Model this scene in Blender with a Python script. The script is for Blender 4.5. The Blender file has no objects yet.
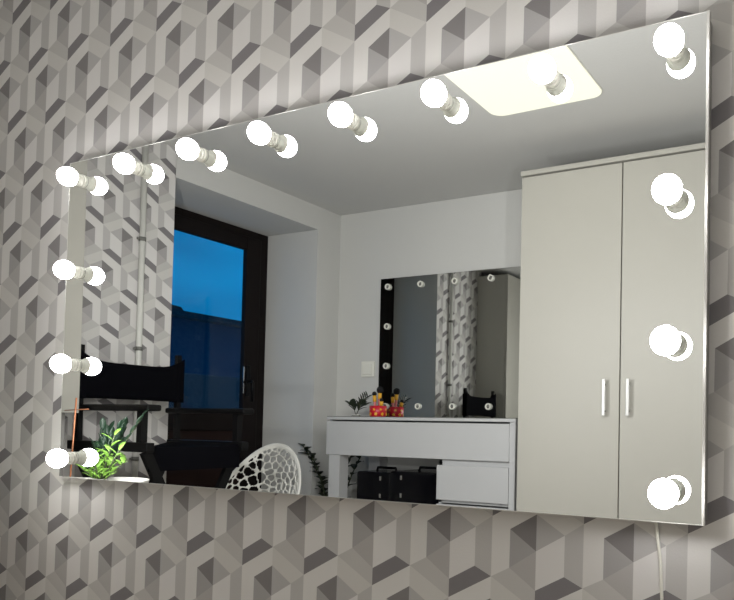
import bpy, bmesh, math, random
from mathutils import Vector, Matrix
PI = math.pi
random.seed(7)
SC = bpy.context.scene
COL = SC.collection

# ------------------------------------------------------------------ camera
cam_data = bpy.data.cameras.new('camera')
cam = bpy.data.objects.new('camera', cam_data)
COL.objects.link(cam)
yaw, pitch, roll = -0.4668, 0.0285, 0.0183
cy_, sy_, cp_, sp_ = math.cos(yaw), math.sin(yaw), math.cos(pitch), math.sin(pitch)
fwd = Vector((sy_ * cp_, cy_ * cp_, sp_))
rgt = Vector((cy_, -sy_, 0))
upv = rgt.cross(fwd)
r2 = rgt * math.cos(roll) + upv * math.sin(roll)
u2 = upv * math.cos(roll) - rgt * math.sin(roll)
m = Matrix((r2, u2, -fwd)).transposed().to_4x4()
m.translation = Vector((1.7168, -1.0490, 0.1343))
cam.matrix_world = m
cam_data.sensor_width = 36
cam_data.lens = 722.89 / 734 * 36
cam_data.shift_x = (367 - 510.12) / 734
cam_data.shift_y = (407.16 - 300) / 734
cam_data.clip_start = 0.02
cam_data.clip_end = 200
SC.camera = cam

# ------------------------------------------------------------------ world: dusk sky
world = bpy.data.worlds.new('dusk_sky')
SC.world = world
world.use_nodes = True
wn = world.node_tree
for n in list(wn.nodes):
    wn.nodes.remove(n)
w_out = wn.nodes.new('ShaderNodeOutputWorld')
w_bg = wn.nodes.new('ShaderNodeBackground')
w_tc = wn.nodes.new('ShaderNodeTexCoord')
w_map = wn.nodes.new('ShaderNodeMapping')
w_map.inputs['Scale'].default_value = (1, 1, 2.4)
w_noise = wn.nodes.new('ShaderNodeTexNoise')
w_noise.inputs['Scale'].default_value = 3.2
w_noise.inputs['Detail'].default_value = 4
w_ramp = wn.nodes.new('ShaderNodeValToRGB')
w_ramp.color_ramp.elements[0].position = 0.38
w_ramp.color_ramp.elements[0].color = (0.004, 0.19, 0.50, 1)
w_ramp.color_ramp.elements[1].position = 0.66
w_ramp.color_ramp.elements[1].color = (0.002, 0.31, 0.76, 1)
wn.links.new(w_tc.outputs['Generated'], w_map.inputs['Vector'])
wn.links.new(w_map.outputs['Vector'], w_noise.inputs['Vector'])
wn.links.new(w_noise.outputs['Fac'], w_ramp.inputs['Fac'])
wn.links.new(w_ramp.outputs['Color'], w_bg.inputs['Color'])
w_bg.inputs['Strength'].default_value = 1.0
wn.links.new(w_bg.outputs['Background'], w_out.inputs['Surface'])

BULB_POWER = 35.0
LED_WATTS = 3.0
PANEL_POWER = 1.15
SC.view_settings.view_transform = 'Standard'
SC.view_settings.look = 'None'
SC.view_settings.gamma = 1
SC.view_settings.use_curve_mapping = False
SC.view_settings.exposure = 0.0
SC.cycles.max_bounces = 14
SC.cycles.glossy_bounces = 10
SC.cycles.diffuse_bounces = 5
SC.cycles.sample_clamp_indirect = 12.0
SC.cycles.use_denoising = True

# ------------------------------------------------------------------ materials
def s2l(c):
    return tuple((x / 12.92 if x <= 0.04045 else ((x + 0.055) / 1.055) ** 2.4) for x in (v / 255 for v in c))

def mat(name, rgb, rough=0.6, metal=0.0, noise=0.0, nscale=20, bump=0.0, bscale=200, spec=0.5, coat=0.0):
    mt = bpy.data.materials.new(name)
    mt.use_nodes = True
    nt = mt.node_tree
    b = nt.nodes['Principled BSDF']
    col = s2l(rgb)
    b.inputs['Base Color'].default_value = (*col, 1)
    b.inputs['Roughness'].default_value = rough
    b.inputs['Metallic'].default_value = metal
    b.inputs['Specular IOR Level'].default_value = spec
    b.inputs['Coat Weight'].default_value = coat
    tc = nt.nodes.new('ShaderNodeTexCoord')
    if noise:
        nz = nt.nodes.new('ShaderNodeTexNoise')
        nz.inputs['Scale'].default_value = nscale
        nz.inputs['Detail'].default_value = 4
        mx = nt.nodes.new('ShaderNodeMix')
        mx.data_type = 'RGBA'
        mx.inputs[6].default_value = (*[c * (1 - noise) for c in col], 1)
        mx.inputs[7].default_value = (*[min(1, c * (1 + noise)) for c in col], 1)
        nt.links.new(tc.outputs['Object'], nz.inputs['Vector'])
        nt.links.new(nz.outputs['Fac'], mx.inputs[0])
        nt.links.new(mx.outputs[2], b.inputs['Base Color'])
    if bump:
        nb = nt.nodes.new('ShaderNodeTexNoise')
        nb.inputs['Scale'].default_value = bscale
        bp = nt.nodes.new('ShaderNodeBump')
        bp.inputs['Strength'].default_value = bump
        bp.inputs['Distance'].default_value = 0.002
        nt.links.new(tc.outputs['Object'], nb.inputs['Vector'])
        nt.links.new(nb.outputs['Fac'], bp.inputs['Height'])
        nt.links.new(bp.outputs['Normal'], b.inputs['Normal'])
    return mt

def emis(name, rgb, strength, base=0.8):
    mt = bpy.data.materials.new(name)
    mt.use_nodes = True
    b = mt.node_tree.nodes['Principled BSDF']
    b.inputs['Base Color'].default_value = (base, base, base, 1)
    b.inputs['Emission Color'].default_value = (*rgb, 1)
    b.inputs['Emission Strength'].default_value = strength
    return mt

PAPER = [mat('wallpaper_' + n, c, 0.75, noise=0.03, nscale=9, bump=0.15, bscale=300, spec=0.25) for n, c in (
    ('charcoal', (128, 125, 125)), ('taupe', (177, 175, 174)), ('mid_grey', (162, 160, 159)),
    ('warm_grey', (174, 171, 169)), ('pale', (213, 211, 209)), ('silver', (184, 182, 180)),
    ('dark_band', (126, 123, 125)), ('off_white', (211, 209, 206)), ('stone', (187, 185, 182)),
    ('pale_stone', (200, 198, 194)))]
M = dict(
    wall=mat('painted_wall', (202, 202, 199), 0.8, noise=0.02, nscale=3, bump=0.2, bscale=120, spec=0.2),
    ceiling=mat('painted_ceiling', (198, 198, 196), 0.85, noise=0.02, nscale=2, bump=0.2, bscale=90, spec=0.2),
    floor=mat('laminate_floor', (170, 158, 142), 0.45, noise=0.18, nscale=5),
    mirror=mat('mirror_silver', (225, 227, 225), 0.0, 1.0),
    backing=mat('mirror_backing', (150, 148, 145), 0.5),
    alu=mat('brushed_aluminium', (215, 214, 210), 0.5, 1.0, bump=0.05),
    plastic=mat('white_plastic', (225, 224, 214), 0.4, noise=0.02),
    ring=mat('socket_ring', (110, 110, 105), 0.5, noise=0.05),
    hole=mat('socket_hole', (40, 40, 40), 0.4, noise=0.1),
    cream=mat('cream_laminate', (167, 165, 157), 0.42, noise=0.015, nscale=6, spec=0.35),
    seam=mat('dark_grey_board', (60, 58, 54), 0.8, noise=0.1),  # even dark grey, worn by the tabletop mirror's backing
    white=mat('white_lacquer', (178, 179, 180), 0.4, noise=0.015, nscale=6, spec=0.35),
    glasstop=mat('smoked_glass_top', (110, 112, 108), 0.08, noise=0.05, coat=0.6),
    frame=mat('dark_brown_frame', (17, 10, 9), 0.5, noise=0.15, nscale=30, spec=0.2),
    panel=mat('brown_door_panel', (34, 20, 17), 0.5, noise=0.15, nscale=30, spec=0.2),
    canvas=mat('black_canvas', (7, 7, 11), 0.9, noise=0.15, nscale=60, bump=0.3, bscale=500, spec=0.05),
    blackwood=mat('black_wood', (8, 8, 9), 0.45, noise=0.15, nscale=30, spec=0.2),
    case=mat('black_gloss_case', (4, 4, 8), 0.2, noise=0.1, spec=0.3, coat=0.15),
    satin=mat('satin_white_metal', (196, 196, 194), 0.35, 0.25, noise=0.01),
    chrome=mat('chrome', (230, 230, 230), 0.12, 1.0, bump=0.02),
    copper=mat('copper', (180, 120, 88), 0.4, 0.6, noise=0.1),
    whiteplastic=mat('white_moulded_plastic', (226, 225, 218), 0.35, noise=0.02),
    leafdark=mat('dark_leaf', (24, 48, 32), 0.45, noise=0.25, nscale=30),
    leafblack=mat('deep_green_leaf', (34, 46, 30), 0.5, noise=0.25, nscale=30),
    leafbright=mat('bright_leaf', (116, 158, 66), 0.45, noise=0.28, nscale=22),
    stem=mat('plant_stem', (52, 62, 36), 0.6, noise=0.2),
    pot=mat('white_ceramic', (220, 219, 213), 0.35, noise=0.02),
    soil=mat('potting_soil', (48, 38, 30), 0.9, noise=0.3, nscale=60, bump=0.6),
    red=mat('crimson_tumbler', (200, 24, 46), 0.35, noise=0.08, nscale=40),
    gold=mat('yellow_print', (240, 180, 50), 0.4, noise=0.08),
    pink=mat('pink_handle', (225, 130, 130), 0.4, noise=0.05),
    bristle=mat('black_bristle', (14, 13, 16), 0.9, noise=0.2, nscale=80, bump=0.6),
    pipe=mat('white_painted_pipe', (206, 206, 200), 0.4, noise=0.02),
    facade=mat('neighbour_render', (48, 60, 80), 0.9, noise=0.1, nscale=1.5),
    roof=mat('neighbour_roof', (38, 42, 50), 0.9, noise=0.15, nscale=2),
    parapet=mat('balcony_render', (60, 66, 72), 0.9, noise=0.1, nscale=3),
    bulb=emis('lit_bulb', (1.0, 0.985, 0.975), BULB_POWER),
    lamp=emis('lit_ceiling_panel', (1.0, 0.97, 0.76), PANEL_POWER, 0.3),
)
gl = bpy.data.materials.new('door_glass')
gl.use_nodes = True
gnt = gl.node_tree
for n in list(gnt.nodes):
    gnt.nodes.remove(n)
g_o = gnt.nodes.new('ShaderNodeOutputMaterial')
g_m = gnt.nodes.new('ShaderNodeMixShader')
g_t = gnt.nodes.new('ShaderNodeBsdfTransparent')
g_g = gnt.nodes.new('ShaderNodeBsdfGlossy')
g_f = gnt.nodes.new('ShaderNodeFresnel')
g_t.inputs['Color'].default_value = (0.93, 0.97, 0.98, 1)
g_g.inputs['Roughness'].default_value = 0.0
g_f.inputs['IOR'].default_value = 1.45
g_geo = gnt.nodes.new('ShaderNodeNewGeometry')
g_inv = gnt.nodes.new('ShaderNodeMath')
g_inv.operation = 'SUBTRACT'
g_inv.inputs[0].default_value = 1.0
g_mul = gnt.nodes.new('ShaderNodeMath')
g_mul.operation = 'MULTIPLY'
gnt.links.new(g_geo.outputs['Backfacing'], g_inv.inputs[1])
gnt.links.new(g_f.outputs[0], g_mul.inputs[0])
gnt.links.new(g_inv.outputs[0], g_mul.inputs[1])
gnt.links.new(g_mul.outputs[0], g_m.inputs[0])
gnt.links.new(g_t.outputs[0], g_m.inputs[1])
gnt.links.new(g_g.outputs[0], g_m.inputs[2])
gnt.links.new(g_m.outputs[0], g_o.inputs['Surface'])
M['glass'] = gl

# ------------------------------------------------------------------ helpers
def add_box(bm, x0, x1, y0, y1, z0, z1, bev=0.0, mi=0):
    vs = [bm.verts.new((x, y, z)) for x in (x0, x1) for y in (y0, y1) for z in (z0, z1)]
    fs = []
    for q in ((0, 1, 3, 2), (4, 6, 7, 5), (0, 4, 5, 1), (2, 3, 7, 6), (0, 2, 6, 4), (1, 5, 7, 3)):
        f = bm.faces.new([vs[i] for i in q])
        f.material_index = mi
        fs.append(f)
    if bev:
        es = list({e for f in fs for e in f.edges})
        bmesh.ops.bevel(bm, geom=es, offset=bev, segments=2, profile=0.5, affect='EDGES')

def box(*a, **k):
    bm = bmesh.new()
    add_box(bm, *a, **k)
    return bm

def boxes(lst, bev=0.0):
    bm = bmesh.new()
    for a in lst:
        add_box(bm, *a, bev=bev)
    return bm

def frame_axes(d):
    d = d.normalized()
    a = Vector((0, 0, 1)) if abs(d.z) < 0.9 else Vector((1, 0, 0))
    u = d.cross(a).normalized()
    return u, d.cross(u).normalized()

def add_tube(bm, pts, rad, seg=10, caps=True):
    pts = [Vector(p) for p in pts]
    n = len(pts)
    rad = rad if isinstance(rad, (list, tuple)) else [rad] * n
    rings = []
    u = None
    for i, p in enumerate(pts):
        d = (pts[min(i + 1, n - 1)] - pts[max(i - 1, 0)]).normalized()
        if u is None:
            u, v = frame_axes(d)
        else:
            u = (u - d * u.dot(d)).normalized()
            v = d.cross(u)
        rings.append([bm.verts.new(p + (u * math.cos(2 * PI * k / seg) + v * math.sin(2 * PI * k / seg)) * rad[i]) for k in range(seg)])
    for a, b in zip(rings, rings[1:]):
        for k in range(seg):
            f = bm.faces.new((a[k], a[(k + 1) % seg], b[(k + 1) % seg], b[k]))
            f.smooth = True
    if caps:
        bm.faces.new(rings[0][::-1])
        bm.faces.new(rings[-1])

def tube(pts, rad, seg=10):
    bm = bmesh.new()
    add_tube(bm, pts, rad, seg)
    return bm

def lathe(prof, axis='Z', c=(0, 0, 0), seg=32, bm=None):
    """prof = [(radius, height)], revolved about axis through c."""
    bm = bm or bmesh.new()
    rings = []
    for r, h in prof:
        row = []
        for k in range(seg):
            a = 2 * PI * k / seg
            if axis == 'Z':
                p = (c[0] + r * math.cos(a), c[1] + r * math.sin(a), c[2] + h)
            elif axis == 'Y':
                p = (c[0] + r * math.cos(a), c[1] + h, c[2] + r * math.sin(a))
            else:
                p = (c[0] + h, c[1] + r * math.cos(a), c[2] + r * math.sin(a))
            row.append(bm.verts.new(p))
        rings.append(row)
    for a, b in zip(rings, rings[1:]):
        for k in range(seg):
            f = bm.faces.new((a[k], a[(k + 1) % seg], b[(k + 1) % seg], b[k]))
            f.smooth = True
    for row in (rings[0], rings[-1]):
        try:
            bm.faces.new(row)
        except ValueError:
            pass
    return bm

def add_bar(bm, a, b, w, t, side=None):
    """rectangular bar from a to b."""
    a, b = Vector(a), Vector(b)
    d = (b - a).normalized()
    u = Vector(side).normalized() if side else frame_axes(d)[0]
    u = (u - d * u.dot(d)).normalized()
    v = d.cross(u)
    vs = []
    for p in (a, b):
        for su, sv in ((-1, -1), (1, -1), (1, 1), (-1, 1)):
            vs.append(bm.verts.new(p + u * su * w / 2 + v * sv * t / 2))
    for q in ((0, 3, 2, 1), (4, 5, 6, 7), (0, 1, 5, 4), (1, 2, 6, 5), (2, 3, 7, 6), (3, 0, 4, 7)):
        bm.faces.new([vs[i] for i in q])

def bar(*a, **k):
    bm = bmesh.new()
    add_bar(bm, *a, **k)
    return bm

def obj(name, bm, mt, parent=None, fixn=True, **props):
    if fixn:
        bmesh.ops.recalc_face_normals(bm, faces=bm.faces)
    me = bpy.data.meshes.new(name)
    bm.to_mesh(me)
    bm.free()
    for q in (mt if isinstance(mt, list) else [mt]):
        me.materials.append(q)
    o = bpy.data.objects.new(name, me)
    COL.objects.link(o)
    if parent is not None:
        o.parent = parent
        base = parent
        off = Vector((0, 0, 0))
        while base is not None:
            off += base.location
            base = base.parent
        me.transform(Matrix.Translation(-off))
    for k, v in props.items():
        o[k] = v
    return o

def thing(name, label, cat, loc=(0, 0, 0), group=None):
    o = bpy.data.objects.new(name, None)
    COL.objects.link(o)
    o.location = loc
    o.empty_display_size = 0.05
    o['label'] = label
    o['category'] = cat
    if group:
        o['group'] = group
    return o

def tag(o, label, cat, group=None):
    o['label'] = label
    o['category'] = cat
    if group:
        o['group'] = group
    return o

def struct(name, bm, mt, parent=None, fixn=True):
    o = obj(name, bm, mt, parent, fixn)
    o['kind'] = 'structure'
    return o

# ------------------------------------------------------------------ wallpaper tiling
def paper_polys(pz, PX):
    h = PX / 2
    k = pz / 2
    T = (0, 0); L = (-.048, -.028); C = (0, -.060); Rr = (.050, -.030)
    L2 = (-.048, -.092); D = (0, -.124); R2 = (.050, -.096); D2 = (0, -.1555)
    S1 = (h, -.1555 + k); S2 = (h, -.110)
    T_ = (h, -k); L_ = (h - .048, -k - .028); K_ = (h - .048, -k - .092); S2_ = (0, -.110 - k)
    K = (PX - .048, -.092); D_ = (PX, -.124); D2_ = (PX, -.1555); R_ = (h + .050, -k - .030)
    return [(0, (T, L, C)), (1, (T, C, Rr)), (2, (L, L2, C)), (3, (L2, D, C)), (4, (C, D, R2, Rr)),
            (5, (Rr, R2, S2, S1)), (6, (D, D2, S2, R2)), (7, (D2, S2_, K_, L_, T_, S2)),
            (8, (S2, D2_, D_, K)), (9, (S2, T_, R_, D2_))]

def clip(poly, u0, u1, z0, z1):
    for ax, lim, sg in ((0, u0, 1), (0, u1, -1), (1, z0, 1), (1, z1, -1)):
        out = []
        for i in range(len(poly)):
            a, b = poly[i], poly[(i + 1) % len(poly)]
            da, db = (a[ax] - lim) * sg, (b[ax] - lim) * sg
            if da >= 0:
                out.append(a)
            if (da > 0 > db) or (da < 0 < db):
                t = da / (da - db)
                out.append((a[0] + t * (b[0] - a[0]), a[1] + t * (b[1] - a[1])))
        poly = out
        if len(poly) < 3:
            return None
    return poly

def paper(bm, u0, u1, z0, z1, uo, zo, pz, place, mi0=0, PX=.1605, rot=0.0):
    """tile the rectangle with the printed pattern; place(u, z) -> 3D point."""
    polys = paper_polys(pz, PX)
    i0, i1 = int((u0 - uo) / (PX / 2)) - 6, int((u1 - uo) / (PX / 2)) + 6
    for i in range(i0, i1):
        zoff = zo + (pz / 2 if i % 2 else 0)
        j0, j1 = int((z0 - zoff) / pz) - 2, int((z1 - zoff) / pz) + 3
        for j in range(j0, j1):
            du, dz = uo + i * PX / 2, zoff + j * pz
            for mi, pl in polys:
                q = clip([(a + du + rot * (b + dz - .4), b + dz - rot * (a + du - .9)) for a, b in pl], u0, u1, z0, z1)
                if q:
                    try:
                        f = bm.faces.new([bm.verts.new(place(a, b)) for a, b in q])
                        f.material_index = mi + mi0
                    except ValueError:
                        pass

# ------------------------------------------------------------------ room shell
XL, XR = -1.0, 2.6
YF, YB = 0.03, -2.157
ZF, ZC = -0.80, 1.324
RY0, RY1, RZ = -1.07, -1.971, 1.197     # balcony door recess
DX = -1.364                              # door plane

# wall_front: the wallpapered wall behind the mirror
bm = bmesh.new()
add_box(bm, XL - .4, XR + .15, YF + .002, YF + .15, ZF - .1, ZC + .1)
for f in bm.faces:
    f.material_index = 10
paper(bm, XL, XR, ZF, ZC, .902, -.0031, .2933, lambda u, z: (u, YF, z), PX=.1638, rot=.0097)
struct('wall_front', bm, PAPER + [M['wall']], fixn=False)

# wall_left: wallpaper next to the mirror wall, white round the balcony door
bm = bmesh.new()
for a in ((XL - .4, XL - .002, RY0, YF, ZF - .1, ZC), (XL - .4, XL, RY1, RY0 + .002, RZ, ZC), (XL - .4, XL, YB - .1, RY1, ZF - .1, ZC)):
    add_box(bm, *a, mi=10)
bmesh.ops.recalc_face_normals(bm, faces=bm.faces)
paper(bm, RY0, YF, ZF, ZC, -.830, .617, .297, lambda u, z: (XL, u, z))
v = [bm.verts.new(p) for p in ((XL - .002, RY0, ZF), (XL, RY0, ZF), (XL, RY0, ZC), (XL - .002, RY0, ZC))]
bm.faces.new(v).material_index = 10
struct('wall_left', bm, PAPER + [M['wall']], fixn=False)

struct('wall_back', box(XL - .4, XR + .15, YB - .15, YB, ZF - .1, ZC), M['wall'])
struct('wall_right', box(XR, XR + .15, YB, YF, ZF - .1, ZC), M['wall'])
struct('floor', box(XL - .4, XR + .15, YB - .15, YF + .15, ZF - .1, ZF), M['floor'])
struct('ceiling', box(XL - .4, XR + .15, YB - .15, YF + .15, ZC, ZC + .12), M['ceiling'])

# balcony door
door = bpy.data.objects.new('door_1', None)
COL.objects.link(door)
door.location = (DX, (RY0 + RY1) / 2, ZF)
door['kind'] = 'structure'
door['label'] = 'dark brown glazed balcony door in the white recess'
fr = boxes([(DX - .07, DX, RY1, RY1 + .075, ZF, RZ), (DX - .07, DX, RY0 - .075, RY0, ZF, RZ),
            (DX - .07, DX, RY1 + .075, RY0 - .075, RZ - .05, RZ), (DX - .07, DX, RY1 + .075, RY0 - .075, ZF, ZF + .05)], 0.004)
struct('door_frame', fr, M['frame'], door)
gy1, gy0, gz1, gz0 = -1.808, -1.235, 1.083, 0.19
sash = boxes([(DX - .02, DX + .012, RY1 + .06, gy1, ZF + .04, RZ - .04), (DX - .02, DX + .012, gy0, RY0 - .06, ZF + .04, RZ - .04),
              (DX - .02, DX + .012, gy1, gy0, gz1, RZ - .04), (DX - .02, DX + .012, gy1, gy0, gz0 - .10, gz0),
              (DX - .02, DX + .012, gy1, gy0, ZF + .04, ZF + .15)], 0.005)
struct('door_sash', sash, M['frame'], door)
struct('door_panel', box(DX - .015, DX - .002, gy1 - .004, gy0 + .004, ZF + .14, gz0 - .09, bev=.003), M['panel'], door)
struct('door_glass', box(DX - .008, DX - .003, gy1 - .004, gy0 + .004, gz0 - .004, gz1 + .004), M['glass'], door)
hb = box(DX + .012, DX + .022, gy1 - .040, gy1 - .012, .28, .45, bev=.003)
add_tube(hb, [(DX + .022, gy1 - .026, .36), (DX + .05, gy1 - .026, .36), (DX + .055, gy1 - .026, .35), (DX + .055, gy1 - .026, .25)], .008, 10)
struct('door_handle', hb, M['blackwood'], door)
struct('seal_glint', box(DX + .010, DX + .0145, gy1 - .004, gy1 + .004, .295, .44, bev=.001), M['chrome'], door)  # chrome strip added as the glint of light on the sash gasket

# outside: balcony parapet and the neighbouring house
struct('trim_1', box(XL - .45, DX - .07, YB - .15, YF, ZF - .12, ZF - .02), M['parapet'])
bal = obj('balcony_parapet', box(-2.75, -2.6, -5.2, 1.2, ZF - .1, .478, bev=.01), M['parapet'])
bal['kind'] = 'structure'
HX = -12.0
house = thing('neighbouring_house', 'dark low house outside the balcony door with a sloped roof against the blue sky', 'house', (HX - 3, -9, -3))
obj('house_wall', box(HX - 6, HX, -24, 6, -3.0, 2.45), M['facade'], house)
bm = bmesh.new()
pr = [(HX + .35, 2.42), (HX + .35, 2.54), (HX - .8, 2.64), (HX - 6.3, 2.64), (HX - 6.3, 2.42)]
ra = [bm.verts.new((x, -24.3, z)) for x, z in pr]
rb = [bm.verts.new((x, 6.3, z)) for x, z in pr]
bm.faces.new(ra); bm.faces.new(rb[::-1])
for i in range(5):
    bm.faces.new((ra[i], ra[(i + 1) % 5], rb[(i + 1) % 5], rb[i]))
obj('flat_roof', bm, M['roof'], house)
bm = bmesh.new()
pr = [(-y, z) for y, z in ((8.6, 2.5), (8.6, 2.66), (9.9, 2.72), (10.35, 2.86), (10.62, 2.84), (10.9, 2.5))]
ra = [bm.verts.new((HX - .9, y, z)) for y, z in pr]
rb = [bm.verts.new((HX - 2.8, y, z)) for y, z in pr]
bm.faces.new(ra); bm.faces.new(rb[::-1])
for i in range(6):
    bm.faces.new((ra[i], ra[(i + 1) % 6], rb[(i + 1) % 6], rb[i]))
obj('dormer', bm, M['roof'], house)

# ------------------------------------------------------------------ ceiling panel light
def rounded_rect(bm, x0, x1, y0, y1, z0, z1, r, seg=8):
    pts = []
    for cx, cy, a0 in ((x1 - r, y1 - r, 0), (x0 + r, y1 - r, 90), (x0 + r, y0 + r, 180), (x1 - r, y0 + r, 270)):
        for k in range(seg + 1):
            a = math.radians(a0 + 90 * k / seg)
            pts.append((cx + r * math.cos(a), cy + r * math.sin(a)))
    lo = [bm.verts.new((x, y, z0)) for x, y in pts]
    hi = [bm.verts.new((x, y, z1)) for x, y in pts]
    bm.faces.new(lo); bm.faces.new(hi[::-1])
    n = len(pts)
    for i in range(n):
        bm.faces.new((lo[i], lo[(i + 1) % n], hi[(i + 1) % n], hi[i]))

cl = thing('ceiling_light', 'lit square white panel lamp with rounded corners on the ceiling', 'ceiling light', (.643, -1.135, ZC))
bm = bmesh.new(); rounded_rect(bm, .417, .863, -1.357, -.908, ZC - .003, ZC, .05)
obj('lamp_body', bm, M['plastic'], cl)
bm = bmesh.new(); rounded_rect(bm, .419, .861, -1.355, -.910, ZC - .006, ZC - .003, .048)
obj('diffuser', bm, M['lamp'], cl)

# ------------------------------------------------------------------ main mirror
MW, MH = 1.5008, .7457
mir = thing('vanity_mirror', 'wide frameless wall mirror with lit round bulbs along top and sides on the patterned wallpaper', 'mirror', (MW / 2, 0.03, 0))
obj('backing', box(.006, MW - .0015, .004, .0295, .006, MH - .006), M['backing'], mir)
obj('mirror_glass', box(0, MW, 0, .0045, 0, MH), M['mirror'], mir)
e = .0035
obj('edge_trim', boxes([(MW - e, MW + .0005, -.0012, .006, -.0005, MH + .0005), (-.0002, .0006, -.0003, .006, -.0002, MH + .0002),
                        (.0006, MW - e, -.0005, .006, -.0004, .0008), (.0006, MW - e, -.0004, .006, MH - .0006, MH + .0003)]), M['alu'], mir)
xs = [.0512 + .2 * i for i in range(8)]
zt = .0454 + 3 * .2168
spots = [(x, zt) for x in xs] + [(xs[0], .0454 + .2168 * k) for k in (2, 1, 0)] + [(xs[7], .0454 + .2168 * k) for k in (2, 1, 0)]
D0, BR = .0362, .0216
def bulb_bm(x, z):
    prof = []
    for k in range(0, 17):
        a = math.radians(54 + (180 - 54) * k / 16)
        prof.append((max(.0001, BR * math.sin(a)), -D0 + BR * math.cos(a)))
    return lathe(prof, 'Y', (x, 0, z), 28)
for x, z in spots:
    b = obj('bulb', bulb_bm(x, z), M['bulb'], mir)
    ld = bpy.data.lights.new('led', 'AREA')
    ld.shape = 'DISK'; ld.size = .034; ld.energy = LED_WATTS; ld.color = (1.0, .985, .985)
    lo = bpy.data.objects.new('led', ld)
    COL.objects.link(lo)
    lo.parent = b
    lo.location = (x - MW / 2, -.03 - D0 - BR - .0006, z)
    lo.rotation_euler = (math.radians(-90), 0, 0)
    obj('socket', lathe([(.0145, 0), (.0150, -.003), (.0135, -.0048), (.0130, -.0050), (.0142, -.0055), (.0142, -.011), (.0134, -.0125), (.0142, -.0150), (.0172, -.0195), (.0187, -.0225), (.0178, -.0230)], 'Y', (x, 0, z), 28), M['plastic'], b)
    obj('socket_gap', lathe([(.0138, -.0046), (.0139, -.0056)], 'Y', (x, 0, z), 28), M['ring'], b)
def cord_pts():
    return [(1.424, .022, .004), (1.426, .024, -.015), (1.4315, .0268, -.06), (1.4345, .0268, -.12), (1.437, .0268, -.3), (1.438, .0268, -.5), (1.436, .0268, ZF + .2)]
obj('power_cord', tube(cord_pts(), .0026, 8), M['plastic'], mir)

# ------------------------------------------------------------------ heating pipe on the left wall
pp = thing('heating_pipe', 'thin white vertical heating pipe on the wallpaper beside the balcony door', 'pipe', (XL + .018, -.913, ZF))
obj('pipe', tube([(XL + .018, -.908, ZF), (XL + .018, -.908, .3), (XL + .018, -.908, ZC)], .0115, 14), M['pipe'], pp)
for z in (.431, .884, -.02):
    bm = lathe([(.0142, -.008), (.0142, .008)], 'Z', (XL + .018, -.908, z), 16)
    add_box(bm, XL, XL + .012, -.912, -.904, z - .004, z + .004)
    add_tube(bm, [(XL + .018, -.896, z), (XL + .018, -.885, z)], .005, 8)
    obj('pipe_clip', bm, M['ring'], pp)

# ------------------------------------------------------------------ tall corner cabinet
cc = thing('corner_cabinet', 'tall cream cabinet in the corner left of the mirror wall, above a lower part coloured grey for shade', 'cabinet', (-.87, -.24, ZF))
cx1, cyf = -.735, -.51
obj('body', box(XL + .004, cx1 - .018, cyf, YF - .006, .158, 1.285, bev=.002), M['cream'], cc)
obj('door', box(cx1 - .017, cx1, cyf, -.245, .158, 1.285, bev=.0015), M['cream'], cc)
obj('door', box(cx1 - .017, cx1, -.242, YF - .006, .158, 1.285, bev=.0015), M['cream'], cc)
obj('base', box(XL + .004, cx1 - .06, cyf + .01, YF - .006, ZF, .158, bev=.002), M['backing'], cc, label='recessed lower part with shade put into its grey')  # grey puts the shade on the cabinet's lower part into its colour

# ------------------------------------------------------------------ wardrobe
WX0, WX1, WM, WYF, WYB, WZ = .389, 1.275, .830, -1.657, YB + .004, 1.212
wd = thing('wardrobe', 'tall cream two-door wardrobe with slim bar handles at the back wall', 'wardrobe', ((WX0 + WX1) / 2, (WYF + WYB) / 2, ZF))
obj('carcass', boxes([(WX0, WX0 + .018, WYB, WYF - .02, ZF, WZ - .022), (WX1 - .018, WX1, WYB, WYF - .02, ZF, WZ - .022),
                      (WX0 + .018, WX1 - .018, WYB, WYB + .006, ZF, WZ - .022), (WX0 + .018, WX1 - .018, WYB + .006, WYF - .022, ZF, ZF + .08)], .0008), M['cream'], wd)
obj('top_panel', box(WX0 - .003, WX1 + .003, WYB, WYF + .006, WZ - .020, WZ, bev=.002), M['cream'], wd)
for x0, x1, hx in ((WX0 + .001, WM - .0022, .772), (WM + .0022, WX1 - .001, .869)):
    d = obj('door', box(x0, x1, WYF - .018, WYF, ZF + .07, WZ - .026, bev=.0015), M['cream'], wd)
    hb = bmesh.new()
    add_box(hb, hx - .0065, hx + .0065, WYF + .020, WYF + .027, .188, .332, bev=.002)
    for z in (.208, .312):
        add_tube(hb, [(hx, WYF, z), (hx, WYF + .022, z)], .004, 8)
    obj('handle', hb, M['satin'], d)

# ------------------------------------------------------------------ dressing table
DX0, DX1, DYF, DYB, DT = -.719, .332, -1.757, YB + .004, .176
dt = thing('dressing_table', 'white dressing table with drawers beside the wardrobe at the back wall', 'dressing table', ((DX0 + DX1) / 2, (DYF + DYB) / 2, ZF))
obj('table_top', box(DX0, DX1, DYB, DYF, DT - .017, DT - .003, bev=.0015), M['white'], dt)
obj('glass_top', box(DX0 + .001, DX1 - .001, DYB + .001, DYF - .001, DT - .003, DT), M['glasstop'], dt, label='thin grey glass top')
obj('apron_box', boxes([(DX0 + .004, DX0 + .02, DYB, DYF - .02, -.015, DT - .017), (DX1 - .02, DX1 - .004, DYB, DYF - .02, -.04, DT - .017),
                        (DX0 + .02, DX1 - .02, DYB, DYB + .012, -.015, DT - .017), (DX0 + .02, DX1 - .02, DYB + .012, DYF - .022, -.015, -.003)]), M['white'], dt)
obj('drawer', box(DX0 + .001, DX1 - .031, DYF - .018, DYF, -.014, DT - .025, bev=.001), M['white'], dt)
obj('side_panel', box(DX1 - .030, DX1 - .001, DYB, DYF, ZF, DT - .018, bev=.001), M['white'], dt)
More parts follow.
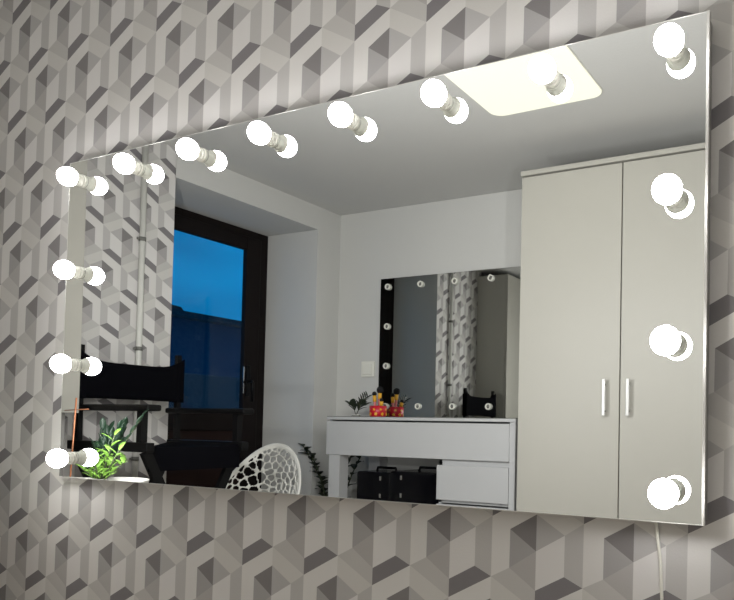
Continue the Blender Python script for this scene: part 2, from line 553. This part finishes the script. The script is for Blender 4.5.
for yy in ((DYF - .07, DYF - .003), (DYB + .003, DYB + .07)):
    obj('leg', box(-.701, -.634, yy[0], yy[1], ZF, -.0155, bev=.001), M['white'], dt)
obj('drawer_unit', boxes([(-.066, -.050, DYB, DYF - .021, ZF, -.0155), (-.050, .301, DYB, DYB + .01, ZF, -.0155),
                          (-.066, .301, DYF - .035, DYF - .021, -.212, -.0155), (-.050, .301, DYB + .01, DYF - .021, ZF, ZF + .03)]), M['white'], dt)
z1 = -.041
for k in range(3):
    z0 = z1 - (.157 if k == 0 else .19)
    obj('drawer', box(-.067, .300, DYF - .018, DYF, z0, z1, bev=.001), M['white'], dt)
    z1 = z0 - .020

# ------------------------------------------------------------------ second mirror on the dressing table
BX0, BX1, BZ0, BZ1, BYF = -.686, .256, .1765, .930, YB + .030
bmr = thing('tabletop_mirror', 'smaller square mirror with unlit bulb sockets leaning at the back wall on the dressing table', 'mirror', ((BX0 + BX1) / 2, BYF, BZ0))
obj('backing', box(BX0 + .003, BX1 - .003, YB + .003, BYF - .0045, BZ0, BZ1 - .003), M['seam'], bmr)
obj('mirror_glass', box(BX0, BX1, BYF - .0045, BYF, BZ0, BZ1), M['mirror'], bmr)
bxs = [-.635 + .2105 * i for i in range(5)]
bzs = [.884, .669, .455, .238]
bsp = [(x, bzs[0]) for x in bxs] + [(x, bzs[3]) for x in bxs] + [(bxs[0], z) for z in bzs[1:3]] + [(bxs[4], z) for z in bzs[1:3]]
for x, z in bsp:
    s = obj('bulb_socket', lathe([(.0165, 0), (.0165, .010), (.0150, .013), (.0115, .013), (.0105, .003)], 'Y', (x, BYF, z), 24), M['plastic'], bmr)
    obj('socket_hole', lathe([(.0104, .0032), (.0104, .005), (.005, .0055), (.0045, .009), (.001, .010)], 'Y', (x, BYF, z), 16), M['ring'], s)

# ------------------------------------------------------------------ light switch
sw = thing('light_switch', 'white square light switch on the back wall left of the smaller mirror', 'switch', (-.78, YB, .402))
obj('switch_plate', box(-.824, -.736, YB, YB + .009, .400, .486, bev=.003), M['plastic'], sw)
obj('rocker', box(-.811, -.749, YB + .009, YB + .014, .413, .473, bev=.002), M['plastic'], sw)

# ------------------------------------------------------------------ leaves
def add_leaf(bm, base, d, length, width, droop=0.3, up=Vector((0, 0, 1)), n=7, fold=0.25):
    """a folded, drooping, pointed leaf blade with thickness from two sides."""
    base = Vector(base); d = Vector(d).normalized()
    side = d.cross(up)
    side = side.normalized() if side.length > 1e-3 else Vector((1, 0, 0))
    nrm = side.cross(d).normalized()
    rows = []
    for i in range(n + 1):
        t = i / n
        w = width * (math.sin(PI * min(1, t * .92 + .06)) ** .8) / 2
        c = base + d * length * t - Vector((0, 0, 1)) * droop * length * t * t
        rows.append([bm.verts.new(c - side * w + nrm * w * fold), bm.verts.new(c), bm.verts.new(c + side * w + nrm * w * fold)])
    for a, b in zip(rows, rows[1:]):
        for k in (0, 1):
            f = bm.faces.new((a[k], a[k + 1], b[k + 1], b[k]))
            f.smooth = True

def solid(o, t=.0008):
    s = o.modifiers.new('thickness', 'SOLIDIFY')
    s.thickness = t
    return o

def pot(parent, c, r, h, name='pot', mt=None):
    bm = lathe([(r * .72, 0), (r * .78, .004), (r, h), (r * 1.03, h), (r * 1.03, h - .004), (r * .92, h - .002), (r * .88, h - .02)], 'Z', c, 28)
    o = obj(name, bm, mt or M['pot'], parent)
    obj('soil', lathe([(.001, h - .016), (r * .9, h - .016), (r * .9, h - .019)], 'Z', c, 20), M['soil'], parent)
    return o

# small palm-like plant on the dressing table
sp = thing('small_potted_plant', 'small dark feathery plant on the left end of the dressing table', 'plant', (-.692, -1.95, DT))
pot(sp, (-.692, -1.95, DT), .024, .012, 'dish')
lf = bmesh.new(); st = bmesh.new()
for tipx, tipz, by in ((.070, .095, .0), (-.035, .055, .01), (.045, .055, -.02)):
    p0 = Vector((-.692, -1.95, DT + .006))
    p1 = p0 + Vector((tipx, by, tipz))
    pts = [p0 + (p1 - p0) * t + Vector((0, 0, .02 * math.sin(PI * t))) for t in (0, .25, .5, .75, 1)]
    add_tube(st, pts, .0014, 6)
    for k in range(6):
        t = .25 + .75 * k / 5
        q = p0 + (p1 - p0) * t + Vector((0, 0, .02 * math.sin(PI * t)))
        for sgn in (-1, 1):
            dirv = (p1 - p0).normalized() * .9 + Vector((sgn * .9 * (1 if tipz > .05 else .6), 0, .55 * (1 if sgn < 0 else .35)))
            add_leaf(lf, q, dirv, .060 * (1.05 - .3 * t), .013, .2)
solid(obj('leaves', lf, M['leafblack'], sp))
obj('stems', st, M['stem'], sp)

# ------------------------------------------------------------------ tumbler with brushes
TX, TY = -.626, -2.050
tmb = thing('brush_tumbler', 'crimson tumbler with yellow print holding make-up brushes on the dressing table', 'tumbler', (TX, TY, DT))
obj('cup', lathe([(.038, 0), (.042, .002), (.045, .030), (.046, .061), (.044, .061), (.043, .030), (.038, .005), (.001, .004)], 'Z', (TX, TY, DT), 32), M['red'], tmb)
bm = bmesh.new()
for k in range(8):
    a = 2 * PI * k / 8 + .25
    for (dz, rr) in ((.018, .0105), (.042, .0085)):
        aa = a + dz * 9
        n = Vector((math.cos(aa), math.sin(aa), 0))
        uu = Vector((-n.y, n.x, 0)); vv = Vector((0, 0, 1))
        c = Vector((TX, TY, DT + dz)) + n * (.0448 + .0006 * dz / .04)
        ring = [bm.verts.new(c + (uu * math.cos(q * PI / 5) + vv * math.sin(q * PI / 5)) * rr * (1 if q % 2 else .55)) for q in range(10)]
        bm.faces.new(ring)
solid(obj('print', bm, M['gold'], tmb, fixn=False), .002)

def brush(x, y, tip, r, label, hmat, fl=1.0):
    b = thing('makeup_brush', label, 'brush', (x, y, DT + .006), 'make-up brushes standing in the red tumbler')
    p0 = Vector((x, y, DT + .006)); p1 = Vector(tip)
    d = (p1 - p0)
    q = p0 + d * (1 - r * 1.0 / d.length)
    obj('handle', tube([p0, p0 + d * .4, p0 + d * .6, q], [.004, .006, .0075, .006], 10), hmat, b)
    q1 = q - d.normalized() * .030 * fl
    obj('ferrule', tube([q1, q + d.normalized() * .003], [.0095, .0100], 12), M['gold'], b)
    bm = bmesh.new()
    bmesh.ops.create_uvsphere(bm, u_segments=18, v_segments=12, radius=r)
    for v in bm.verts:
        v.co = Vector((v.co.x, v.co.y, v.co.z * (1.0 if v.co.z > 0 else 1.1))) + p1
    for f in bm.faces:
        f.smooth = True
    obj('bristles', bm, M['bristle'], b)
brush(-.640, TY + .004, (-.650, -2.046, .301), .0125, 'small round black-tipped brush, left in the crimson tumbler', M['pink'])
brush(-.622, TY - .004, (-.618, -2.052, .322), .0185, 'tallest round black puff brush in the crimson tumbler', M['pink'])
brush(-.605, TY + .003, (-.594, -2.035, .268), .0100, 'short dark-tipped brush, right in the crimson tumbler', M['gold'], .7)

# ------------------------------------------------------------------ black trolley cases under the table
def case(x0, x1, y0, y1, z1, fl, label):
    t = thing('makeup_trolley', label, 'trolley case', ((x0 + x1) / 2, (y0 + y1) / 2, ZF), 'black cases under the dressing table')
    obj('case_body', box(x0, x1, y0, y1, ZF + .04, z1, bev=.008), M['case'], t)
    zz = z1 - .055
    while zz > ZF + .2:
        obj('seam', box(x0 - .0015, x1 + .0015, y0 - .0015, y1 + .0015, zz - .002, zz + .002), M['case'], t)
        zz -= .19
    lx = x0 + (x1 - x0) * fl
    if True:
        for zl in (z1 - .040, z1 - .125, z1 - .35):
            obj('latch', box(lx - .006, lx + .006, y1, y1 + .007, zl, zl + .022, bev=.002), M['chrome'], t)
    hb = bmesh.new()
    cx = (x0 + x1) / 2
    add_tube(hb, [(cx - .06, (y0 + y1) / 2, z1 - .002), (cx - .055, (y0 + y1) / 2, z1 + .016), (cx + .055, (y0 + y1) / 2, z1 + .016), (cx + .06, (y0 + y1) / 2, z1 - .002)], .007, 10)
    obj('handle', hb, M['case'], t)
    for sx in (x0 + .03, x1 - .03):
        for sy in (y0 + .03, y1 - .03):
            obj('wheel', lathe([(.004, -.01), (.02, -.01), (.02, .01), (.004, .01)], 'X', (sx, sy, ZF + .0205), 16), M['hole'], t)
    return t
case(-.590, -.385, -2.06, -1.84, -.096, .73, 'black glossy case under the table, nearer the left leg')
case(-.378, -.085, -2.07, -1.83, -.086, .23, 'wider black glossy case under the table, next to the drawers')

# ------------------------------------------------------------------ tall floor plant left of the table
fp = thing('floor_plant', 'tall dark leafy plant standing on the floor behind the left end of the dressing table', 'plant', (-.86, -2.02, ZF))
pot(fp, (-.86, -2.02, ZF), .12, .24)
lf = bmesh.new(); st = bmesh.new()
rnd = random.Random(5)
for (tx, ty, tz, lean) in ((-1.045, -1.95, .015, 1), (-.975, -1.93, -.02, 1), (-.745, -2.03, .03, -1), (-.70, -2.09, .06, -1), (-.93, -2.08, -.12, 1), (-1.13, -2.02, -.17, 1), (-.99, -2.05, -.16, -1)):
    p0 = Vector((-.86 + rnd.uniform(-.05, .05), -2.02 + rnd.uniform(-.04, .04), ZF + .22))
    p1 = Vector((tx, ty, tz))
    pts = []
    for k in range(9):
        t = k / 8
        p = p0.lerp(p1, t) + Vector((0, 0, .05 * math.sin(PI * t)))
        p.x -= .04 * lean * math.sin(PI * t) * -1
        pts.append(p)
    add_tube(st, pts, [.006 - .0005 * k for k in range(9)], 6)
    for k in range(15):
        t = .25 + .75 * k / 14
        i = min(7, int(t * 8)); q = pts[i].lerp(pts[i + 1], t * 8 - i)
        dd = (pts[i + 1] - pts[i]).normalized()
        a = rnd.uniform(0, .8)
        sd = Vector((math.cos(a), math.sin(a), 0)) * (1 if k % 2 else -1)
        add_leaf(lf, q, dd * .6 + sd + Vector((0, 0, .1)), rnd.uniform(.055, .085), .038, .3)
solid(obj('leaves', lf, M['leafblack'], fp))
obj('stems', st, M['stem'], fp)

# ------------------------------------------------------------------ director's chair
CXB, CY0, CY1 = -.815, -.562, -.968
dc = thing('directors_chair', "tall black folding canvas chair in front of the wallpaper and the balcony door", 'chair', (-.64, (CY0 + CY1) / 2, ZF))
for y in (CY0, CY1):
    bm = bmesh.new(); add_bar(bm, (CXB, y, .03), (CXB - .004, y, .404), .018, .020, side=(0, 1, 0))
    obj('back_post', bm, M['blackwood'], dc)
bm = bmesh.new()
N, K = 24, 8
rows = []
for i in range(N + 1):
    t = i / N
    y = CY0 + .015 + (CY1 - .030 - CY0) * t
    ztop = .349 + .040 * (abs(2 * t - 1) ** 5)
    zb = .212 + .003 * math.sin(PI * t)
    xx = CXB + .014 - .018 * math.sin(PI * t)
    rows.append([bm.verts.new((xx, y, zb + (ztop - zb) * k / K)) for k in range(K + 1)])
for a, b in zip(rows, rows[1:]):
    for k in range(K):
        f = bm.faces.new((a[k], a[k + 1], b[k + 1], b[k])); f.smooth = True
add_box(bm, CXB - .016, CXB + .015, CY0 - .014, CY0 + .014, .212, .366)
add_box(bm, CXB - .016, CXB + .015, CY1 - .014, CY1 + .014, .212, .366)
solid(obj('backrest', bm, M['canvas'], dc), .003)
for y in (CY0, CY1):
    obj('armrest', box(-.855, -.415, y - .028, y + .028, .168, .190, bev=.006), M['blackwood'], dc)
    obj('arm_post', bar((-.475, y, .05), (-.475, y, .169), .024, .024), M['blackwood'], dc)
    obj('seat_rail', box(-.855, -.43, y - .016, y + .016, .030, .062, bev=.003), M['blackwood'], dc)
    obj('foot_rail', box(-.855, -.43, y - .016, y + .016, ZF, ZF + .03, bev=.003), M['blackwood'], dc)
bm = bmesh.new()
rows = []
for i in range(13):
    t = i / 12
    y = CY0 + (CY1 - CY0) * t
    rows.append([bm.verts.new((-.84 + .39 * k / 6, y, .052 - .03 * math.sin(PI * t))) for k in range(7)])
for a, b in zip(rows, rows[1:]):
    for k in range(6):
        f = bm.faces.new((a[k], a[k + 1], b[k + 1], b[k])); f.smooth = True
solid(obj('seat', bm, M['canvas'], dc), .004)
obj('valance', box(-.452, -.448, CY1 + .01, CY0 - .01, -.035, .045), M['canvas'], dc)
for x, o_ in ((-.455, 0), (-.825, 0)):
    for (ya, yb, dx) in ((CY0, CY1, 0.0), (CY1, CY0, .022)):
        obj('leg', bar((x - dx, ya, .032), (x - dx, yb, ZF + .028), .034, .018, side=(0, 1, 0)), M['blackwood'], dc)
obj('footrest', box(-.44, -.36, CY1 + .03, CY0 - .03, -.50, -.485, bev=.003), M['blackwood'], dc)
for y in (CY0 - .05, CY1 + .05):
    obj('footrest_arm', bar((-.455, y, -.44), (-.40, y, -.492), .02, .015), M['blackwood'], dc)

# ------------------------------------------------------------------ white perforated tub chair
tc_ = Vector((-.775, -1.320, ZF))
tub = thing('tub_chair', 'white oval plastic chair with an organic cut-out pattern in front of the balcony recess', 'chair', tc_)
ang0 = math.radians(-105)        # direction of the back of the tub (away from the mirror)
rnd = random.Random(11)
NU, NV = 220, 90
def tub_pt(a, t):
    """a: angle from back (-pi..pi); t: 0 rim .. 1 seat centre"""
    hb_ = .5 + .5 * math.cos(a)
    rim = .50 + .335 * (hb_ ** 2.6)
    seatz = .40
    R = .190 + .025 * (1 - hb_)
    lean = .050 * hb_
    s = 1 - t
    k = min(1, t / .74)
    rr = R * (1 - k ** 2.6 * .34) if t < .74 else R * .66 * (1 - (t - .74) / .26)
    z = rim + (seatz + .02 - rim) * (k ** .95) if t < .74 else seatz + .02 - .02 * ((t - .74) / .26)
    zz = z
    out = (zz - seatz) / .43
    rr += lean * max(0, out)
    aa = ang0 + a
    return Vector((tc_.x + rr * math.cos(aa), tc_.y + rr * math.sin(aa), ZF + zz)), z
seeds = []
tries = 0
while len(seeds) < 330 and tries < 20000:
    tries += 1
    a, t = rnd.uniform(-PI, PI), rnd.uniform(0, .95)
    p, z = tub_pt(a, t)
    if all((p - q).length > .023 for q in seeds):
        seeds.append(p)
from mathutils import kdtree
kd = kdtree.KDTree(len(seeds))
for i, q in enumerate(seeds):
    kd.insert(q, i)
kd.balance()
bm = bmesh.new()
grid = []
for j in range(NV + 1):
    t = .985 * j / NV
    grid.append([bm.verts.new(tub_pt(-PI + 2 * PI * i / NU, t)[0]) for i in range(NU)])
for j in range(NV):
    for i in range(NU):
        t = .985 * (j + .5) / NV
        a = -PI + 2 * PI * (i + .5) / NU
        p, z = tub_pt(a, t)
        n2 = kd.find_n(p, 2)
        edge = n2[1][2] - n2[0][2]
        solid_zone = t < .03 or t > .93 or (abs(a) > 2.3)
        if solid_zone or edge < .0085:
            q = (grid[j][i], grid[j][(i + 1) % NU], grid[j + 1][(i + 1) % NU], grid[j + 1][i])
            f = bm.faces.new(q); f.smooth = True
bmesh.ops.delete(bm, geom=[v for v in bm.verts if not v.link_faces], context='VERTS')
bedge = [v for v in bm.verts if v.is_boundary]
bmesh.ops.smooth_vert(bm, verts=bedge, factor=.5, use_axis_x=True, use_axis_y=True, use_axis_z=True)
bmesh.ops.smooth_vert(bm, verts=bedge, factor=.5, use_axis_x=True, use_axis_y=True, use_axis_z=True)
solid(obj('shell', bm, M['whiteplastic'], tub), .007)
rim = [tub_pt(-PI + 2 * PI * i / 72, 0)[0] for i in range(73)]
obj('rim', tube(rim, .0055, 10), M['whiteplastic'], tub)
for i, (dx, dy) in enumerate(((-.17, -.17), (.17, -.17), (.17, .17), (-.17, .17))):
    a_ = Vector((tc_.x + dx * .55, tc_.y + dy * .55, ZF + .41)); b_ = Vector((tc_.x + dx * 1.2, tc_.y + dy * 1.2, ZF))
    obj('leg', tube([a_, b_], [.014, .010], 12), M['alu'], tub)

# ------------------------------------------------------------------ white planter bowl on a side table left of the mirror
TZ = -.125
PC = (-.150, -.205)
tb = thing('side_table', 'white round side table under the planter bowl at the lower left corner of the mirror', 'table', (PC[0] - .03, PC[1] - .02, ZF))
obj('table_top', lathe([(.001, TZ - .02), (.165, TZ - .02), (.17, TZ - .016), (.17, TZ - .003), (.167, TZ), (.001, TZ)], 'Z', (PC[0] - .03, PC[1] - .02, 0), 48), M['pot'], tb)
obj('pedestal', lathe([(.13, ZF), (.13, ZF + .012), (.03, ZF + .03), (.022, ZF + .06), (.022, TZ - .04), (.05, TZ - .02)], 'Z', (PC[0] - .03, PC[1] - .02, 0), 24), M['pot'], tb)
pb = thing('planter_bowl', 'wide white planter bowl whose rim shows along the lower left edge of the mirror', 'planter', (PC[0], PC[1], TZ))
obj('bowl', lathe([(.001, 0), (.085, 0), (.095, .006), (.117, .094), (.118, .098), (.114, .098), (.111, .088), (.001, .080)], 'Z', (PC[0], PC[1], TZ), 48), M['pot'], pb)
obj('soil', lathe([(.001, .086), (.109, .085), (.110, .082)], 'Z', (PC[0], PC[1], TZ), 32), M['soil'], pb)

GP = Vector((-.155, -.205, TZ + .0865))
gp = thing('bright_green_plant', 'bright yellow-green leafy plant in the white bowl at the lower left of the mirror', 'plant', GP)
lf = bmesh.new(); st = bmesh.new()
rnd = random.Random(21)
for i in range(11):
    a = 2 * PI * i / 11
    lean = rnd.uniform(.02, .075)
    H = rnd.uniform(.035, .085)
    if i == 0:
        a, lean, H = 0.2, .060, .135
    if i == 1:
        a, lean, H = 0.1, .075, .095
    top = GP + Vector((lean * math.cos(a) + .01, lean * math.sin(a) * .7, H))
    add_tube(st, [GP, GP.lerp(top, .5), top], [.003, .0025, .0018], 6)
    for k in range(8):
        t = .2 + .8 * k / 7
        b = a + k * 2.4
        add_leaf(lf, GP.lerp(top, t), (math.cos(b), math.sin(b) * .8, .9), rnd.uniform(.032, .048), .013, .25, n=5)
solid(obj('leaves', lf, M['leafbright'], gp))
obj('stems', st, M['stem'], gp)

DP = Vector((-.212, -.258, TZ + .0865))
dp = thing('dark_green_plant', 'dark green broad-leaved plant in the white bowl behind the bright plant', 'plant', DP)
lf = bmesh.new(); st = bmesh.new()
rnd = random.Random(4)
for i in range(16):
    if i == 0:
        tip = Vector((.085, -.04, .175))
    elif i == 1:
        tip = Vector((.045, -.02, .15))
    else:
        a = rnd.uniform(0, 2 * PI)
        rr = rnd.uniform(.01, .05)
        tip = Vector((rr * math.cos(a), rr * math.sin(a), rnd.uniform(.07, .15)))
    q = DP + tip
    add_tube(st, [DP, DP.lerp(q, .5) + Vector((0, 0, .012)), q], .0018, 6)
    d0 = (q - DP).normalized()
    for k in range(7):
        t = .45 + .55 * k / 6
        c = DP.lerp(q, t) + Vector((0, 0, .012 * math.sin(PI * t) ** 2))
        sg = 1 if k % 2 else -1
        sd = d0.cross(Vector((0, 0, 1))) * sg if i else Vector((sg * .3, 0, .5 * sg))
        add_leaf(lf, c, d0 * .9 + sd * .7, .046, .017, .2, n=5)
solid(obj('leaves', lf, M['leafdark'], dp))
obj('stems', st, M['stem'], dp)

ROD = Vector((-.240, -.187, 0))
rd = thing('copper_plant_support', 'thin copper rod with a crossbar standing beside the dark green plant', 'plant support', (ROD.x, ROD.y, TZ + .086))
obj('rod', tube([(ROD.x - .016, ROD.y, TZ + .086), (ROD.x + .0, ROD.y, .195)], .0024, 8), M['copper'], rd)
obj('crossbar', tube([(ROD.x - .05, ROD.y, .160), (ROD.x + .055, ROD.y, .164)], .0013, 8), M['copper'], rd)
